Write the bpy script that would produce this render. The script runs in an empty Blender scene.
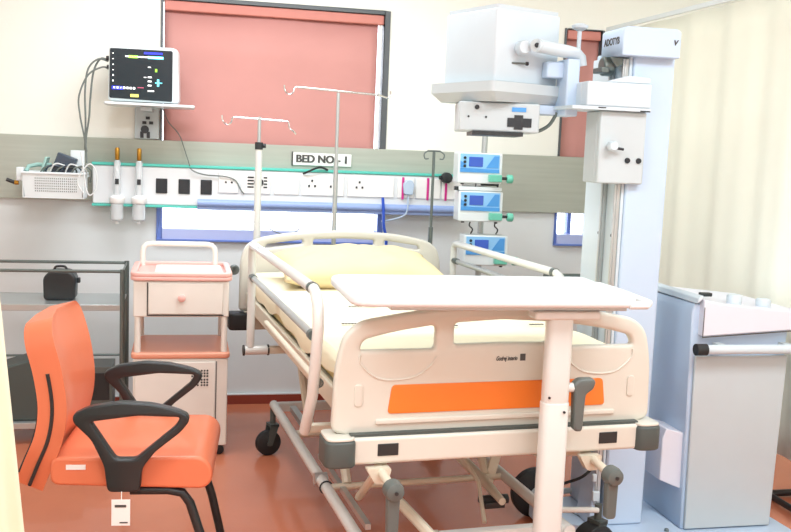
import bpy, bmesh, math, random
from mathutils import Vector, Matrix
random.seed(4)
C = bpy.context.scene.collection
PI = math.pi

# ------------------------------------------------------------------ materials
def lin(h):
    h = h.lstrip('#'); r = [int(h[i:i+2], 16)/255 for i in (0, 2, 4)]
    return tuple((c/12.92 if c <= .04045 else ((c+.055)/1.055)**2.4) for c in r) + (1,)
MATS = {}
def mat(name, col, rough=.5, metal=0, emit=None, estr=0, noise=0, nscale=8, bump=0, bscale=60, coat=0, trans=0, alpha=1, stretch=None, sheen=0):
    m = bpy.data.materials.new(name); m.use_nodes = True; nt = m.node_tree; N = nt.nodes; L = nt.links
    b = N['Principled BSDF']; c = lin(col)
    b.inputs['Base Color'].default_value = c; b.inputs['Roughness'].default_value = rough; b.inputs['Metallic'].default_value = metal
    b.inputs['Coat Weight'].default_value = coat; b.inputs['Transmission Weight'].default_value = trans; b.inputs['Alpha'].default_value = alpha
    if sheen: b.inputs['Sheen Weight'].default_value = sheen
    if emit: b.inputs['Emission Color'].default_value = lin(emit); b.inputs['Emission Strength'].default_value = estr
    tc = N.new('ShaderNodeTexCoord'); mp = N.new('ShaderNodeMapping'); L.new(tc.outputs['Object'], mp.inputs['Vector'])
    if stretch: mp.inputs['Scale'].default_value = stretch
    nz = N.new('ShaderNodeTexNoise'); nz.inputs['Scale'].default_value = nscale; nz.inputs['Detail'].default_value = 5
    L.new(mp.outputs['Vector'], nz.inputs['Vector'])
    a = noise if noise else .03
    mx = N.new('ShaderNodeMix'); mx.data_type = 'RGBA'
    mx.inputs[6].default_value = tuple(x*(1-a) for x in c[:3])+(1,); mx.inputs[7].default_value = tuple(min(1, x*(1+a)) for x in c[:3])+(1,)
    L.new(nz.outputs['Fac'], mx.inputs[0]); L.new(mx.outputs[2], b.inputs['Base Color'])
    if bump:
        n2 = N.new('ShaderNodeTexNoise'); n2.inputs['Scale'].default_value = bscale; L.new(mp.outputs['Vector'], n2.inputs['Vector'])
        bp = N.new('ShaderNodeBump'); bp.inputs['Strength'].default_value = bump; bp.inputs['Distance'].default_value = .01
        L.new(n2.outputs['Fac'], bp.inputs['Height']); L.new(bp.outputs['Normal'], b.inputs['Normal'])
    MATS[name] = m; return m
M = MATS
mat('wall_cream', 'F5F5EC', .85, noise=.02, nscale=2, bump=.05)
mat('wall_grey', 'E4EAEB', .8, noise=.04, nscale=3)
mat('panel_laminate', 'AEB2A6', .45, noise=.16, nscale=3, stretch=(.6, 1, 14))
mat('floor_vinyl', 'CE7C5C', .25, noise=.14, nscale=2.2, coat=.3)
mat('baseboard_red', '8C3A2A', .4)
mat('ceiling_white', 'F5F4EE', .9)
mat('frame_dark', '5A5F62', .4, .3)
mat('frame_blue_cast', '6A86D0', .3, .2)  # blue cast around the bright window slot, put into the frame colour
mat('sill_blue_cast', 'B6C2F0', .3, .1)  # lilac tint of the window glow painted into the sill colour
mat('blind_pink', 'C98F88', .7, noise=.10, nscale=2, stretch=(1.2, 1, 1.6))
mat('blind_box', 'CE8478', .55, noise=.05)
mat('brushed_steel', 'BCC2C2', .32, .6)
mat('chrome', 'D8DADB', .15, 1)
mat('dark_steel', '6F7A78', .35, .7)
mat('bed_plastic', 'D6D4C8', .35, coat=.2)
mat('bed_frame', 'D8D0BC', .4)
mat('tube_white', 'D8DAD5', .28, coat=.3)
mat('bumper_grey', '4A5350', .5)
mat('panel_orange', 'EC7E2C', .4)
mat('sheet_cream', 'EFE8CC', .9, noise=.03, nscale=4, bump=.15, bscale=12)
mat('pillow_cream', 'E8D4A6', .9, noise=.05, nscale=3, bump=.35, bscale=9)
mat('mattress_yellow', 'D8C288', .85, noise=.14, nscale=5)
mat('print_dark', '4B4A48', .6)
mat('print_blue', '2B57C8', .5)
mat('black_rubber', '1D2123', .55)
mat('black_plastic', '262B2D', .4)
mat('grey_plastic', '5D6562', .4)
mat('chair_orange', 'E67E58', .42, noise=.05, nscale=6, coat=.15)
mat('chair_side', 'E8682C', .5, noise=.05)
mat('chair_black', '22282A', .35)
mat('label_white', 'F4F4F0', .6)
mat('locker_white', 'ECE8DF', .4)
mat('locker_pink', 'F3BDB4', .4)
mat('locker_salmon', 'E8A084', .4)
mat('machine_white', 'E2EAEC', .35, coat=.15)
mat('unit_white', 'CBD8DF', .38, coat=.1)
mat('machine_blue', 'BFD3E8', .38, coat=.1)
mat('machine_grey', 'BFC9CC', .45)
mat('machine_pale', 'DEE0EA', .4)
mat('rail_white', 'E6EAEC', .35)
mat('rail_teal', '5CCCBC', .35)
mat('rail_blue', '9CB4E6', .35)
mat('socket_white', 'F6F6F4', .35)
mat('socket_dark', '20262C', .4)
mat('magenta', 'D32C8E', .4)
mat('brass', 'B98A3A', .3, .9)
mat('clear_plastic', 'F2F6F8', .15, trans=.45)
mat('curtain_cream', 'F0F1E0', .9, noise=.04, nscale=4, sheen=.2)
mat('curtain_left', 'E6E9CE', .9, noise=.04, nscale=4, sheen=.2)
mat('screen_dark', '1E262C', .2, emit='2A3A48', estr=.12)
for n, h, s in (('glow_white', 'FFFFFF', 1.2), ('glow_green', '8CD63C', 1), ('glow_cyan', '6CE0F4', 1), ('glow_blue', '2A34D8', .9), ('glow_yellow', 'D6D060', .9), ('glow_red', 'B0506A', .6)):
    mat(n, h, .4, emit=h, estr=s)
mat('lcd_blue', '3C5CB0', .25, emit='2B48C0', estr=.15)
mat('pump_blue', '4C98DC', .35)
mat('pump_lightblue', '8CC6F2', .35)
mat('pump_green', '6CC4AC', .3)
mat('glass', 'FFFFFF', .02, trans=1)
mat('cable_grey', '6E7672', .5)
mat('cable_white', 'D8DCDC', .5)
mat('instrument_dark', '3E4A58', .4)
mat('tray_teal', '9CC4BC', .5)

# ------------------------------------------------------------------ mesh builder
class MB:
    def __init__(s): s.v = []; s.f = []; s.mi = []; s.ms = []; s.cur = 0
    def m(s, name):
        if name not in s.ms: s.ms.append(name)
        s.cur = s.ms.index(name); return s
    def add(s, vs, fs, T=None):
        o = len(s.v)
        for p in vs:
            p = Vector(p); s.v.append(tuple(T @ p) if T else tuple(p))
        for f in fs: s.f.append([i+o for i in f]); s.mi.append(s.cur)
        return s
    def box(s, x0, x1, y0, y1, z0, z1, T=None):
        vs = [(x, y, z) for z in (z0, z1) for y in (y0, y1) for x in (x0, x1)]
        return s.add(vs, [(0, 2, 3, 1), (4, 5, 7, 6), (0, 1, 5, 4), (2, 6, 7, 3), (0, 4, 6, 2), (1, 3, 7, 5)], T)
    def prism(s, pts, axis, a0, a1, T=None):
        n = len(pts)
        def P(p, a): return {'x': (a, p[0], p[1]), 'y': (p[0], a, p[1]), 'z': (p[0], p[1], a)}[axis]
        vs = [P(p, a0) for p in pts]+[P(p, a1) for p in pts]
        fs = [tuple(range(n))[::-1], tuple(range(n, 2*n))]+[(i, (i+1) % n, n+(i+1) % n, n+i) for i in range(n)]
        return s.add(vs, fs, T)
    def tube(s, pts, r, n=12, closed=False, T=None, cap=True):
        pts = [Vector(p) for p in pts]; k = len(pts); rings = []; up = None
        rr = r if isinstance(r, (list, tuple)) else [r]*k
        for i in range(k):
            if closed: d = pts[(i+1) % k]-pts[i-1]
            else: d = pts[min(i+1, k-1)]-pts[max(i-1, 0)]
            d.normalize()
            if up is None:
                up = Vector((0, 0, 1)) if abs(d.z) < .9 else Vector((1, 0, 0))
            a = d.cross(up)
            if a.length < 1e-5: a = d.cross(Vector((0, 1, .1)))
            a.normalize(); b = a.cross(d); b.normalize(); up = b
            rings.append([pts[i]+(a*math.cos(2*PI*j/n)+b*math.sin(2*PI*j/n))*rr[i] for j in range(n)])
        vs = [p for q in rings for p in q]; fs = []
        for i in range(k if closed else k-1):
            for j in range(n):
                i2 = (i+1) % k
                fs.append((i*n+j, i*n+(j+1) % n, i2*n+(j+1) % n, i2*n+j))
        if not closed and cap: fs += [tuple(range(n))[::-1], tuple(range((k-1)*n, k*n))]
        return s.add(vs, fs, T)
    def cyl(s, a, b, r, n=20, T=None): return s.tube([a, b], r, n, T=T)
    def lathe(s, prof, c=(0, 0, 0), axis='z', n=24, T=None):
        vs = []; fs = []
        for (r, h) in prof:
            for j in range(n):
                x, y = r*math.cos(2*PI*j/n), r*math.sin(2*PI*j/n)
                p = {'z': (x, y, h), 'y': (x, h, y), 'x': (h, x, y)}[axis]
                vs.append((p[0]+c[0], p[1]+c[1], p[2]+c[2]))
        k = len(prof)
        for i in range(k-1):
            for j in range(n): fs.append((i*n+j, i*n+(j+1) % n, (i+1)*n+(j+1) % n, (i+1)*n+j))
        fs += [tuple(range(n))[::-1], tuple(range((k-1)*n, k*n))]
        return s.add(vs, fs, T)
    def grid(s, fn, nu, nv, T=None):
        vs = [fn(i/nu, j/nv) for j in range(nv+1) for i in range(nu+1)]
        fs = [(j*(nu+1)+i, j*(nu+1)+i+1, (j+1)*(nu+1)+i+1, (j+1)*(nu+1)+i) for j in range(nv) for i in range(nu)]
        return s.add(vs, fs, T)
    def curve(s, splines, depth, bev=0, T=None, res=2):
        """filled 2-D outlines (first outer, others holes) extruded to depth, centred on z=0 of T"""
        cu = bpy.data.curves.new('tmp', 'CURVE'); cu.dimensions = '2D'; cu.fill_mode = 'BOTH'
        cu.extrude = max(depth/2-bev, .0001); cu.bevel_depth = bev; cu.bevel_resolution = res; cu.offset = -bev
        for pts in splines:
            sp = cu.splines.new('POLY'); sp.points.add(len(pts)-1)
            for q, p in zip(sp.points, pts): q.co = (p[0], p[1], 0, 1)
            sp.use_cyclic_u = True
        return s._fromcurve(cu, T)
    def text(s, body, size, T, depth=.001, bold=0, shear=0, sx=1):
        cu = bpy.data.curves.new('tmp', 'FONT'); cu.body = body; cu.size = size; cu.extrude = depth
        cu.align_x = 'CENTER'; cu.align_y = 'CENTER'; cu.offset = bold; cu.shear = shear
        return s._fromcurve(cu, T @ Matrix.Scale(sx, 4, (1, 0, 0)))
    def _fromcurve(s, cu, T):
        o = bpy.data.objects.new('tmp', cu); C.objects.link(o)
        bpy.context.view_layer.update()
        me = bpy.data.meshes.new_from_object(o.evaluated_get(bpy.context.evaluated_depsgraph_get()))
        s.add([v.co for v in me.vertices], [tuple(p.vertices) for p in me.polygons], T)
        bpy.data.objects.remove(o); bpy.data.meshes.remove(me); bpy.data.curves.remove(cu)
        return s
    def build(s, name, parent=None, bevel=0, seg=2, smooth=True, ang=40, subsurf=0, solid=0, loc=None):
        me = bpy.data.meshes.new(name); me.from_pydata(s.v, [], s.f)
        for n in s.ms: me.materials.append(M[n])
        me.polygons.foreach_set('material_index', s.mi)
        bm = bmesh.new(); bm.from_mesh(me); bmesh.ops.remove_doubles(bm, verts=bm.verts, dist=1e-6)
        bmesh.ops.recalc_face_normals(bm, faces=bm.faces)
        for f in bm.faces: f.smooth = smooth
        if smooth:
            for e in bm.edges:
                if len(e.link_faces) == 2 and e.calc_face_angle(0) > math.radians(ang) and not subsurf: e.smooth = False
        bm.to_mesh(me); bm.free()
        o = bpy.data.objects.new(name, me); C.objects.link(o)
        if parent: o.parent = parent
        if loc: o.location = loc
        if solid: q = o.modifiers.new('s', 'SOLIDIFY'); q.thickness = solid; q.offset = 0
        if bevel:
            q = o.modifiers.new('b', 'BEVEL'); q.width = bevel; q.segments = seg; q.limit_method = 'ANGLE'; q.angle_limit = math.radians(35); q.harden_normals = False
        if subsurf: q = o.modifiers.new('u', 'SUBSURF'); q.levels = subsurf; q.render_levels = subsurf
        return o
def part(name, mname, parent, fn, **k):
    b = MB().m(mname); fn(b); return b.build(name, parent, **k)
def tag(o, label, cat, group=None):
    o['label'] = label; o['category'] = cat
    if group: o['group'] = group
    return o
def thing(name, label, cat, loc=(0, 0, 0), rz=0, group=None):
    o = bpy.data.objects.new(name, None); C.objects.link(o); o.location = loc; o.rotation_euler = (0, 0, rz); o.empty_display_size = .1
    return tag(o, label, cat, group)
def struct(o): o['kind'] = 'structure'; return o
def copy_tree(o, parent=None):
    c = o.copy(); C.objects.link(c)
    if parent: c.parent = parent
    for ch in [x for x in bpy.data.objects if x.parent == o]: copy_tree(ch, c)
    return c
def plan_xz(y=0): return Matrix(((1, 0, 0, 0), (0, 0, -1, y), (0, 1, 0, 0), (0, 0, 0, 1)))   # curve XY -> world XZ, front towards -Y
def rnd(pts, rs, n=6):
    """rounded polygon; rs radius or list"""
    out = []; k = len(pts)
    for i in range(k):
        p = Vector(pts[i]); a = Vector(pts[i-1]); b = Vector(pts[(i+1) % k]); r = rs[i] if isinstance(rs, (list, tuple)) else rs
        d1 = (a-p); d2 = (b-p); t = min(r, d1.length*.49, d2.length*.49)
        if t < 1e-5: out.append(tuple(p)); continue
        A = p+d1.normalized()*t; B = p+d2.normalized()*t
        for j in range(n+1):
            q = j/n; out.append(tuple(A*(1-q)**2+p*2*q*(1-q)+B*q*q))
    return out
def arc(pts, n=8):
    """Catmull-Rom through points"""
    P = [Vector(p) for p in pts]; out = []
    for i in range(len(P)-1):
        p0 = P[max(i-1, 0)]; p1 = P[i]; p2 = P[i+1]; p3 = P[min(i+2, len(P)-1)]
        for j in range(n):
            t = j/n
            out.append(.5*((2*p1)+(p2-p0)*t+(2*p0-5*p1+4*p2-p3)*t*t+(3*p1-p0-3*p2+p3)*t**3))
    out.append(P[-1]); return out

# ------------------------------------------------------------------ room shell
XR, XL, YB, YF, ZC = 3.5, -2.2, 0, -7.5, 2.85
W1 = (-.13, 1.13, .985, 2.285); W2 = (2.235, 2.48, 1.0, 2.28)
b = MB().m('wall_cream')
T_ = .14
def wseg(b, x0, x1, z0, z1): b.box(x0, x1, 0, T_, z0, z1)
for nm, z0, z1 in (('wall_cream', 1.17, ZC), ('wall_grey', 0, 1.17)):
    b.m(nm)
    wseg(b, XL, W1[0], z0, z1); wseg(b, W1[1], W2[0], z0, z1); wseg(b, W2[1], XR, z0, z1)
b.m('wall_cream'); wseg(b, W1[0], W1[1], W1[3], ZC); wseg(b, W2[0], W2[1], W2[3], ZC)
b.m('wall_grey'); wseg(b, W1[0], W1[1], 0, W1[2]); wseg(b, W2[0], W2[1], 0, W2[2])
struct(b.build('wall_back', smooth=False))
struct(part('wall_left', 'wall_cream', None, lambda b: b.box(XL-.1, XL, YF, T_, 0, ZC), smooth=False))
struct(part('wall_right', 'wall_cream', None, lambda b: b.box(XR, XR+.1, YF, T_, 0, ZC), smooth=False))
struct(part('wall_front', 'wall_cream', None, lambda b: b.box(XL-.1, XR+.1, YF-.1, YF, 0, ZC), smooth=False))
struct(part('floor', 'floor_vinyl', None, lambda b: b.box(XL-.1, XR+.1, YF-.1, T_, -.1, 0), smooth=False))
struct(part('ceiling', 'ceiling_white', None, lambda b: b.box(XL-.1, XR+.1, YF-.1, T_, ZC, ZC+.1), smooth=False))
struct(part('baseboard_back', 'baseboard_red', None, lambda b: (b.box(XL, XR, -.015, 0, 0, .055), b.m('machine_white'), b.box(XL, XR, -.015, 0, .055, .062)), smooth=False))
# wood laminate band over the bed head wall
struct(part('trim_1', 'panel_laminate', None, lambda b: b.box(XL, XR, -.03, -.001, 1.172, 1.517), bevel=.002, seg=1))
# windows
def window(i, w):
    x0, x1, z0, z1 = w
    o = MB().m('frame_dark')
    f = .022 if x1-x0 > .6 else .006
    o.box(x0-.006, x0+.006, -.012, .1, 1.517, z1+f); o.box(x1-.012, x1+f, -.012, .1, 1.517, z1+f); o.box(x0+.012, x1-.012, -.012, .1, z1, z1+f)
    o.m('frame_blue_cast'); g = .02 if x1-x0 > .6 else .002; o.box(x0-g, x0+.012, -.012, .1, z0-.03, 1.171); o.box(x1-.012, x1+.02, -.012, .1, z0-.03, 1.171)
    o.m('sill_blue_cast'); o.box(x0+.012, x1-.012, -.03, .1, z0-.028, z0+.04)
    o.m('frame_blue_cast'); o.box(x0-g, x1+.02, -.036, -.012, z0-.03, z0-.018)
    w_ = struct(o.build(f'window_{i}', bevel=.002, seg=1))
    part('pane', 'glass', w_, lambda b: b.box(x0+.012, x1-.012, .085, .09, z0+.04, z1), smooth=False)
    n = 1 if x1-x0 > .6 else 2
    for k in range(1, n): part('mullion', 'frame_blue_cast', w_, lambda b: b.box(x0+(x1-x0)*k/n-.012, x0+(x1-x0)*k/n+.012, .06, .11, z0+.04, z1), smooth=False)
    return w_
window(1, W1); window(2, W2)
def blind(w, label):
    x0, x1, z0, z1 = w
    t = thing('window_blind', label, 'blind', ((x0+x1)/2, .03, z1-.001), group=None)
    h = (x1-x0)/2-.0125
    part('roller_box', 'blind_box', t, lambda b: b.box(-h, h, -.03, .03, -.055, .0), bevel=.006)
    part('blind_fabric', 'blind_pink', t, lambda b: b.grid(lambda u, v: (-h+(2*h-(.03 if h > .3 else 0))*u, .0+.003*math.sin(u*9), -.05-.95*v), 24, 4), solid=.003)
    if h > .3: part('side_channel', 'label_white', t, lambda b: b.box(h-.02, h-.008, -.02, .02, -.95, -.05), bevel=.002)
    part('bottom_bar', 'blind_box', t, lambda b: b.box(-h+.02, h-.02, -.01, .01, -1.02, -.995), bevel=.004)
blind(W1, 'wide salmon pink blind drawn down over the large window above the bed')
blind(W2, 'narrow salmon pink blind over the small window behind the machine arm')

# ------------------------------------------------------------------ service rail on the wall
rail = thing('service_rail', 'long white wall rail with teal edges holding power sockets and gas outlets', 'wall rail', (-.487, -.03, 1.16))
RX = 2.11
part('rail_body', 'rail_white', rail, lambda b: b.box(0, RX, -.055, 0, .0, .21), bevel=.006)
part('top_strip', 'rail_teal', rail, lambda b: b.box(-.004, RX+.004, -.062, 0, .2105, .226), bevel=.003)
part('bottom_strip', 'rail_teal', rail, lambda b: b.box(-.004, .56, -.062, 0, -.014, -.0005), bevel=.003)
part('light_channel', 'rail_blue', rail, lambda b: b.box(.56, RX+.004, -.066, 0, -.02, -.0005), bevel=.004)
part('lower_channel', 'rail_blue', rail, lambda b: b.lathe([(.022, .0), (.022, RX-.56)], (.562, -.062, .018), 'x', 16))
for i, x in enumerate((.335, .457, .577)):
    part('gas_outlet', 'socket_dark', rail, lambda b: b.box(x, x+.062, -.062, -.0555, .065, .147), bevel=.003)
def plate(x0, x1, fn=None, z0=.078, z1=.195, m_='socket_white'):
    p = part('socket_plate', m_, rail, lambda b: b.box(x0, x1, -.064, -.0555, z0, z1), bevel=.003)
    if fn: part('socket_holes', 'socket_dark', p, fn, smooth=False)
def pin3(b, x, z, s=1):
    for dx, dz in ((0, .022), (-.017, -.008), (.017, -.008)): b.box(x+dx*s-.005*s, x+dx*s+.005*s, -.067, -.0641, z+dz*s-.006*s, z+dz*s+.006*s)
plate(.675, .785, lambda b: (b.lathe([(.006, -.067), (.006, -.0641)], (.715, 0, .138), 'y', 10), b.lathe([(.006, -.067), (.006, -.0641)], (.748, 0, .138), 'y', 10)))
def reg(b):
    for r in range(4):
        b.box(.835, .87, -.067, -.0641, .112+.018*r, .12+.018*r); b.box(.925, .945, -.067, -.0641, .112+.018*r, .12+.018*r)
    b.lathe([(.026, -.068), (.026, -.0641)], (.898, 0, .142), 'y', 20)
plate(.80, .965, reg)
plate(.985, 1.125)
plate(1.14, 1.385, lambda b: (pin3(b, 1.20, .14), pin3(b, 1.325, .14)))
plate(1.405, 1.68, lambda b: (pin3(b, 1.475, .14),))
plate(1.70, 1.80); plate(1.81, 1.96); plate(1.97, 2.09)
for x in (1.725, 1.875, 1.985): part('outlet_marker', 'magenta', rail, lambda b: b.box(x, x+.014, -.069, -.0645, .07, .2), bevel=.002)

b = MB().m('label_white'); b.box(-.17, .17, -.006, 0, -.036, .036); b.m('print_dark'); b.box(-.176, -.168, -.008, 0, -.04, .04)
sign = b.build('bed_sign', None, bevel=.0015, seg=1, loc=(.775, -.034, 1.443))
tag(sign, 'small white sign reading BED NO - 1 on the grey laminate band', 'sign')
MB().m('print_dark').text('BED NO - 1', .060, plan_xz(-.008), .001, bold=.0008).text('BED NO - 1', .060, Matrix.Translation((.0022, 0, 0)) @ plan_xz(-.0081), .001, bold=.0008).text('BED NO - 1', .060, Matrix.Translation((-.0022, 0, 0)) @ plan_xz(-.0082), .001, bold=.0008).build('sign_lettering', sign, smooth=False)

# plugs and cables on the rail
def cable(name, pts, r, m_, label, cat='cable', group=None):
    return tag(MB().m(m_).tube(arc(pts, 8), r, 6).build(name), label, cat, group)
pl = thing('power_plug', 'pale blue plug in the socket next to the first magenta marker', 'plug', (1.275, -.094, 1.30))
part('plug_body', 'machine_blue', pl, lambda b: b.prism(rnd([(-.026, -.04), (.026, -.04), (.033, .02), (.016, .045), (-.016, .045), (-.033, .02)], .012), 'y', -.03, 0), bevel=.004)
part('power_cord', 'machine_blue', pl, lambda b: b.tube(arc([(0, -.015, -.04), (-.0, -.02, -.09), (-.01, -.02, -.15), (-.06, -.01, -.18), (-.15, 0, -.2)]), .005, 6))
pl = thing('power_plug', 'black adaptor plug in the socket next to the third IV pole', 'plug', (1.50, -.094, 1.365))
part('plug_body', 'black_plastic', pl, lambda b: (b.lathe([(.02, -.05), (.032, -.045), (.034, -.01), (.03, 0)], (0, 0, 0), 'y', 10), b.box(-.045, .0, -.04, -.01, -.01, .012)), bevel=.003)
cable('hanging_cable', [(.03, -.1, 1.37), (.06, -.11, 1.35), (.12, -.1, 1.335), (.22, -.105, 1.33), (.28, -.1, 1.31), (.31, -.1, 1.26), (.33, -.1, 1.235)], .0035, 'cable_grey', 'thin grey cable drooping along the left half of the wall rail')
cable('hanging_cable', [(.66, -.10, 1.36), (.69, -.115, 1.375), (.72, -.12, 1.39), (.76, -.11, 1.40), (.80, -.1, 1.385)], .006, 'black_plastic', 'short black cord bent over the double socket under the bed sign')
cable('hanging_cable', [(1.12, -.13, 1.24), (1.125, -.14, 1.17), (1.13, -.14, 1.08), (1.15, -.13, 1.0), (1.15, -.12, .93)], .009, 'print_blue', 'dark blue cord hanging below the rail at the window edge')
cable('hanging_cable', [(.24, -.05, 1.12), (.32, -.06, 1.08), (.42, -.06, 1.07), (.52, -.06, 1.02), (.60, -.06, 1.01), (.66, -.06, 1.05)], .003, 'cable_grey', 'thin wire sagging across the bright window slot below the rail')

# flowmeters
fm = thing('oxygen_flowmeter', 'clear flowmeter with brass top, left of the pair on the rail', 'flowmeter', (-.355, -.125, 1.09), group=None)
part('brass_knob', 'brass', fm, lambda b: b.lathe([(.009, .31), (.0125, .315), (.0125, .37), (.009, .378)], n=14))
part('flow_tube', 'clear_plastic', fm, lambda b: b.lathe([(.016, .11), (.018, .13), (.018, .30), (.012, .31)], n=16))
part('gauge', 'socket_dark', fm, lambda b: b.box(-.01, .01, -.021, -.0185, .18, .21))
part('valve_body', 'socket_white', fm, lambda b: (b.lathe([(.034, .075), (.042, .085), (.042, .108), (.02, .122)], n=18), b.box(-.012, .012, 0, .0395, .08, .11)))
part('humidifier_jar', 'clear_plastic', fm, lambda b: b.lathe([(.024, -.02), (.034, -.01), (.034, .07), (.03, .074)], n=18))
part('inner_stem', 'socket_white', fm, lambda b: b.lathe([(.010, -.035), (.006, -.02), (.006, .0735)], n=10))
f2 = copy_tree(fm); f2.location.x += .115; f2['label'] = 'clear flowmeter with brass top, right of the pair on the rail'

# ------------------------------------------------------------------ monitor, shelf, cables
ms = thing('monitor_shelf', 'white wall bracket shelf holding up the patient monitor', 'shelf', (-.2, -.0, 1.70))
part('shelf_plate', 'machine_white', ms, lambda b: b.curve([rnd([(-.21, -.36), (.25, -.36), (.25, -.06), (-.21, -.06)], .03)], .014, .004, Matrix.Translation((0, 0, -.004))))
part('bracket', 'machine_grey', ms, lambda b: (b.box(-.07, .06, -.03, -.001, -.18, -.012), b.box(-.03, .03, -.3, -.031, -.035, -.012)), bevel=.004)
b = MB().m('socket_dark'); pin3(b, 0, .0, 1.2)
def brsock(b):
    for dx, dz in ((.0, .02), (-.018, -.006), (.018, -.006)): b.box(dx-.011, dx+.011, -.036, -.0305, dz-.085-.008, dz-.085+.008)
    b.lathe([(.022, -.04), (.022, -.0305)], (-.015, 0, -.128), 'y', 14); b.box(-.04, -.022, -.036, -.0305, -.175, -.14); b.box(-.005, .012, -.036, -.0305, -.175, -.14)
part('socket_holes', 'socket_dark', ms, brsock, smooth=False)
cable('hanging_cable', [(-.12, -.06, 1.69), (-.09, -.05, 1.62), (-.03, -.05, 1.55), (.0, -.05, 1.47), (.03, -.1, 1.38)], .003, 'cable_grey', 'thin grey cord running down from the monitor shelf to the rail')
mo = thing('patient_monitor', 'white patient monitor with dark lit screen on the wall shelf', 'monitor', (-.21, -.2, 1.706), math.radians(-4))
mo.scale = (1.05, 1.05, 1.06)
b = MB().m('machine_white')
b.prism(rnd([(-.175, .006), (.172, .006), (.165, .268), (.14, .278), (-.15, .278), (-.17, .268)], .02), 'y', -.05, .07)
b.build('housing', mo, bevel=.008)
part('handle', 'machine_white', mo, lambda b: b.prism(rnd([(-.03, .275), (.05, .275), (.04, .295), (-.02, .295)], .008), 'y', -.02, .05), bevel=.004)
scr = part('screen', 'screen_dark', mo, lambda b: b.prism(rnd([(-.168, .02), (.14, .012), (.14, .262), (-.165, .262)], .01), 'y', -.054, -.0502))
b = MB()
def pix(m_, x0, x1, z0, z1): b.m(m_); b.box(x0, x1, -.0565, -.0542, z0, z1)
pix('glow_blue', .0, .09, .24, .25); pix('glow_white', -.09, .09, .222, .228); pix('glow_green', -.075, -.03, .218, .231); pix('glow_cyan', .02, .095, .218, .231)
for k in range(6): pix('glow_white', -.152, -.147, .10+.027*k, .104+.027*k+(.004 if k < 2 else 0))
pix('glow_blue', -.155, -.10, .062, .078); 
for k in range(7): pix('glow_white', -.148+.016*k, -.138+.016*k, .066, .076)
pix('glow_yellow', -.065, -.025, .028, .042); pix('glow_white', .02, .05, .058, .064)
for k in range(3): pix('glow_white', .02, .038, .085+.02*k, .091+.02*k)
pix('glow_cyan', .065, .075, .085, .12); pix('glow_cyan', .055, .09, .1, .104); pix('glow_green', .055, .065, .155, .17); pix('glow_red', -.03, .0, .073, .077); pix('glow_white', .0, .012, .125, .128); pix('glow_white', .02, .034, .175, .179)
b.build('screen_graphics', scr, smooth=False)
part('side_connectors', 'black_plastic', mo, lambda b: (b.cyl((-.19, 0, .215), (-.174, 0, .215), .012, 12), b.cyl((-.187, 0, .175), (-.174, 0, .175), .008, 12)))
def lead(name, pts, r, m_, label): return cable(name, pts, r, m_, label, 'cable', 'monitor leads hanging beside the screen')
s0 = (-.40, -.18, 1.92); s1 = (-.398, -.18, 1.88)
lead('monitor_lead', [s0, (-.45, -.2, 1.925), (-.50, -.2, 1.87), (-.515, -.2, 1.75), (-.512, -.2, 1.6), (-.515, -.2, 1.45)], .0055, 'cable_grey', 'dark monitor lead looping left from the top connector')
lead('monitor_lead', [(s0[0], -.17, 1.925), (-.44, -.17, 1.93), (-.475, -.17, 1.86), (-.49, -.18, 1.72), (-.495, -.19, 1.62), (-.51, -.2, 1.5), (-.505, -.21, 1.38)], .0055, 'cable_grey', 'dark monitor lead hanging straight from the top connector')
lead('monitor_lead', [s1, (-.43, -.2, 1.885), (-.5, -.2, 1.84), (-.545, -.2, 1.73), (-.54, -.2, 1.63), (-.52, -.21, 1.53), (-.505, -.21, 1.44)], .005, 'cable_grey', 'thin monitor lead bowing out farthest left from the lower connector')
cable('coiled_tube', [(-.515, -.4, 1.44), (-.50, -.41, 1.34), (-.49, -.41, 1.26), (-.47, -.41, 1.22), (-.44, -.41, 1.26), (-.44, -.41, 1.34), (-.47, -.41, 1.38), (-.51, -.41, 1.34), (-.53, -.41, 1.28), (-.50, -.41, 1.23)], .004, 'cable_white', 'white tubing looped at the right end of the basket')

# wall basket
bk = thing('wall_basket', 'white perforated plastic basket full of leads hung on the wall rail', 'basket', (-.655, -.26, 1.20))
def bx(b):
    w, d, h, t = .15, .095, .125, .005
    def side(y): b.add([(-w+.01, y*.88, 0), (w-.01, y*.88, 0), (w, y, h), (-w, y, h), (-w+.01, y*.88-t*(1 if y > 0 else -1), 0), (w-.01, y*.88-t*(1 if y > 0 else -1), 0), (w, y-t*(1 if y > 0 else -1), h), (-w, y-t*(1 if y > 0 else -1), h)], [(0, 1, 2, 3), (4, 5, 6, 7), (0, 1, 5, 4), (2, 3, 7, 6), (0, 3, 7, 4), (1, 2, 6, 5)])
    side(-d); side(d)
    b.box(-w, -w+t, -d*.95, d*.95, 0, h); b.box(w-t, w, -d*.95, d*.95, 0, h); b.box(-w, w, -d*.88, d*.88, -.004, .002)
part('basket_body', 'machine_white', bk, bx)
def hol(b):
    for i in range(22):
        for j in range(6):
            x = -.09+.0095*i; z = .03+.013*j
            b.box(x, x+.004, -.0945+(.12-z)*.09-.002, -.0935+(.12-z)*.09-.001, z, z+.006)
part('perforations', 'cable_grey', bk, hol, smooth=False)
part('rim', 'machine_white', bk, lambda b: b.tube([(-.152, -.098, .125), (.152, -.098, .125), (.152, .098, .125), (-.152, .098, .125)], .006, 8, closed=True))
part('hanger', 'machine_white', bk, lambda b: (b.box(-.185, -.15, -.06, .0, .08, .15), b.box(-.16, .15, .1, .22, .1, .115)), bevel=.004)
def item(name, m_, label, cat, fn, **k):
    return tag(part(name, m_, None, fn, **k), label, cat)
Tb = Matrix.Translation((-.655, -.26, 1.20))
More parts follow.
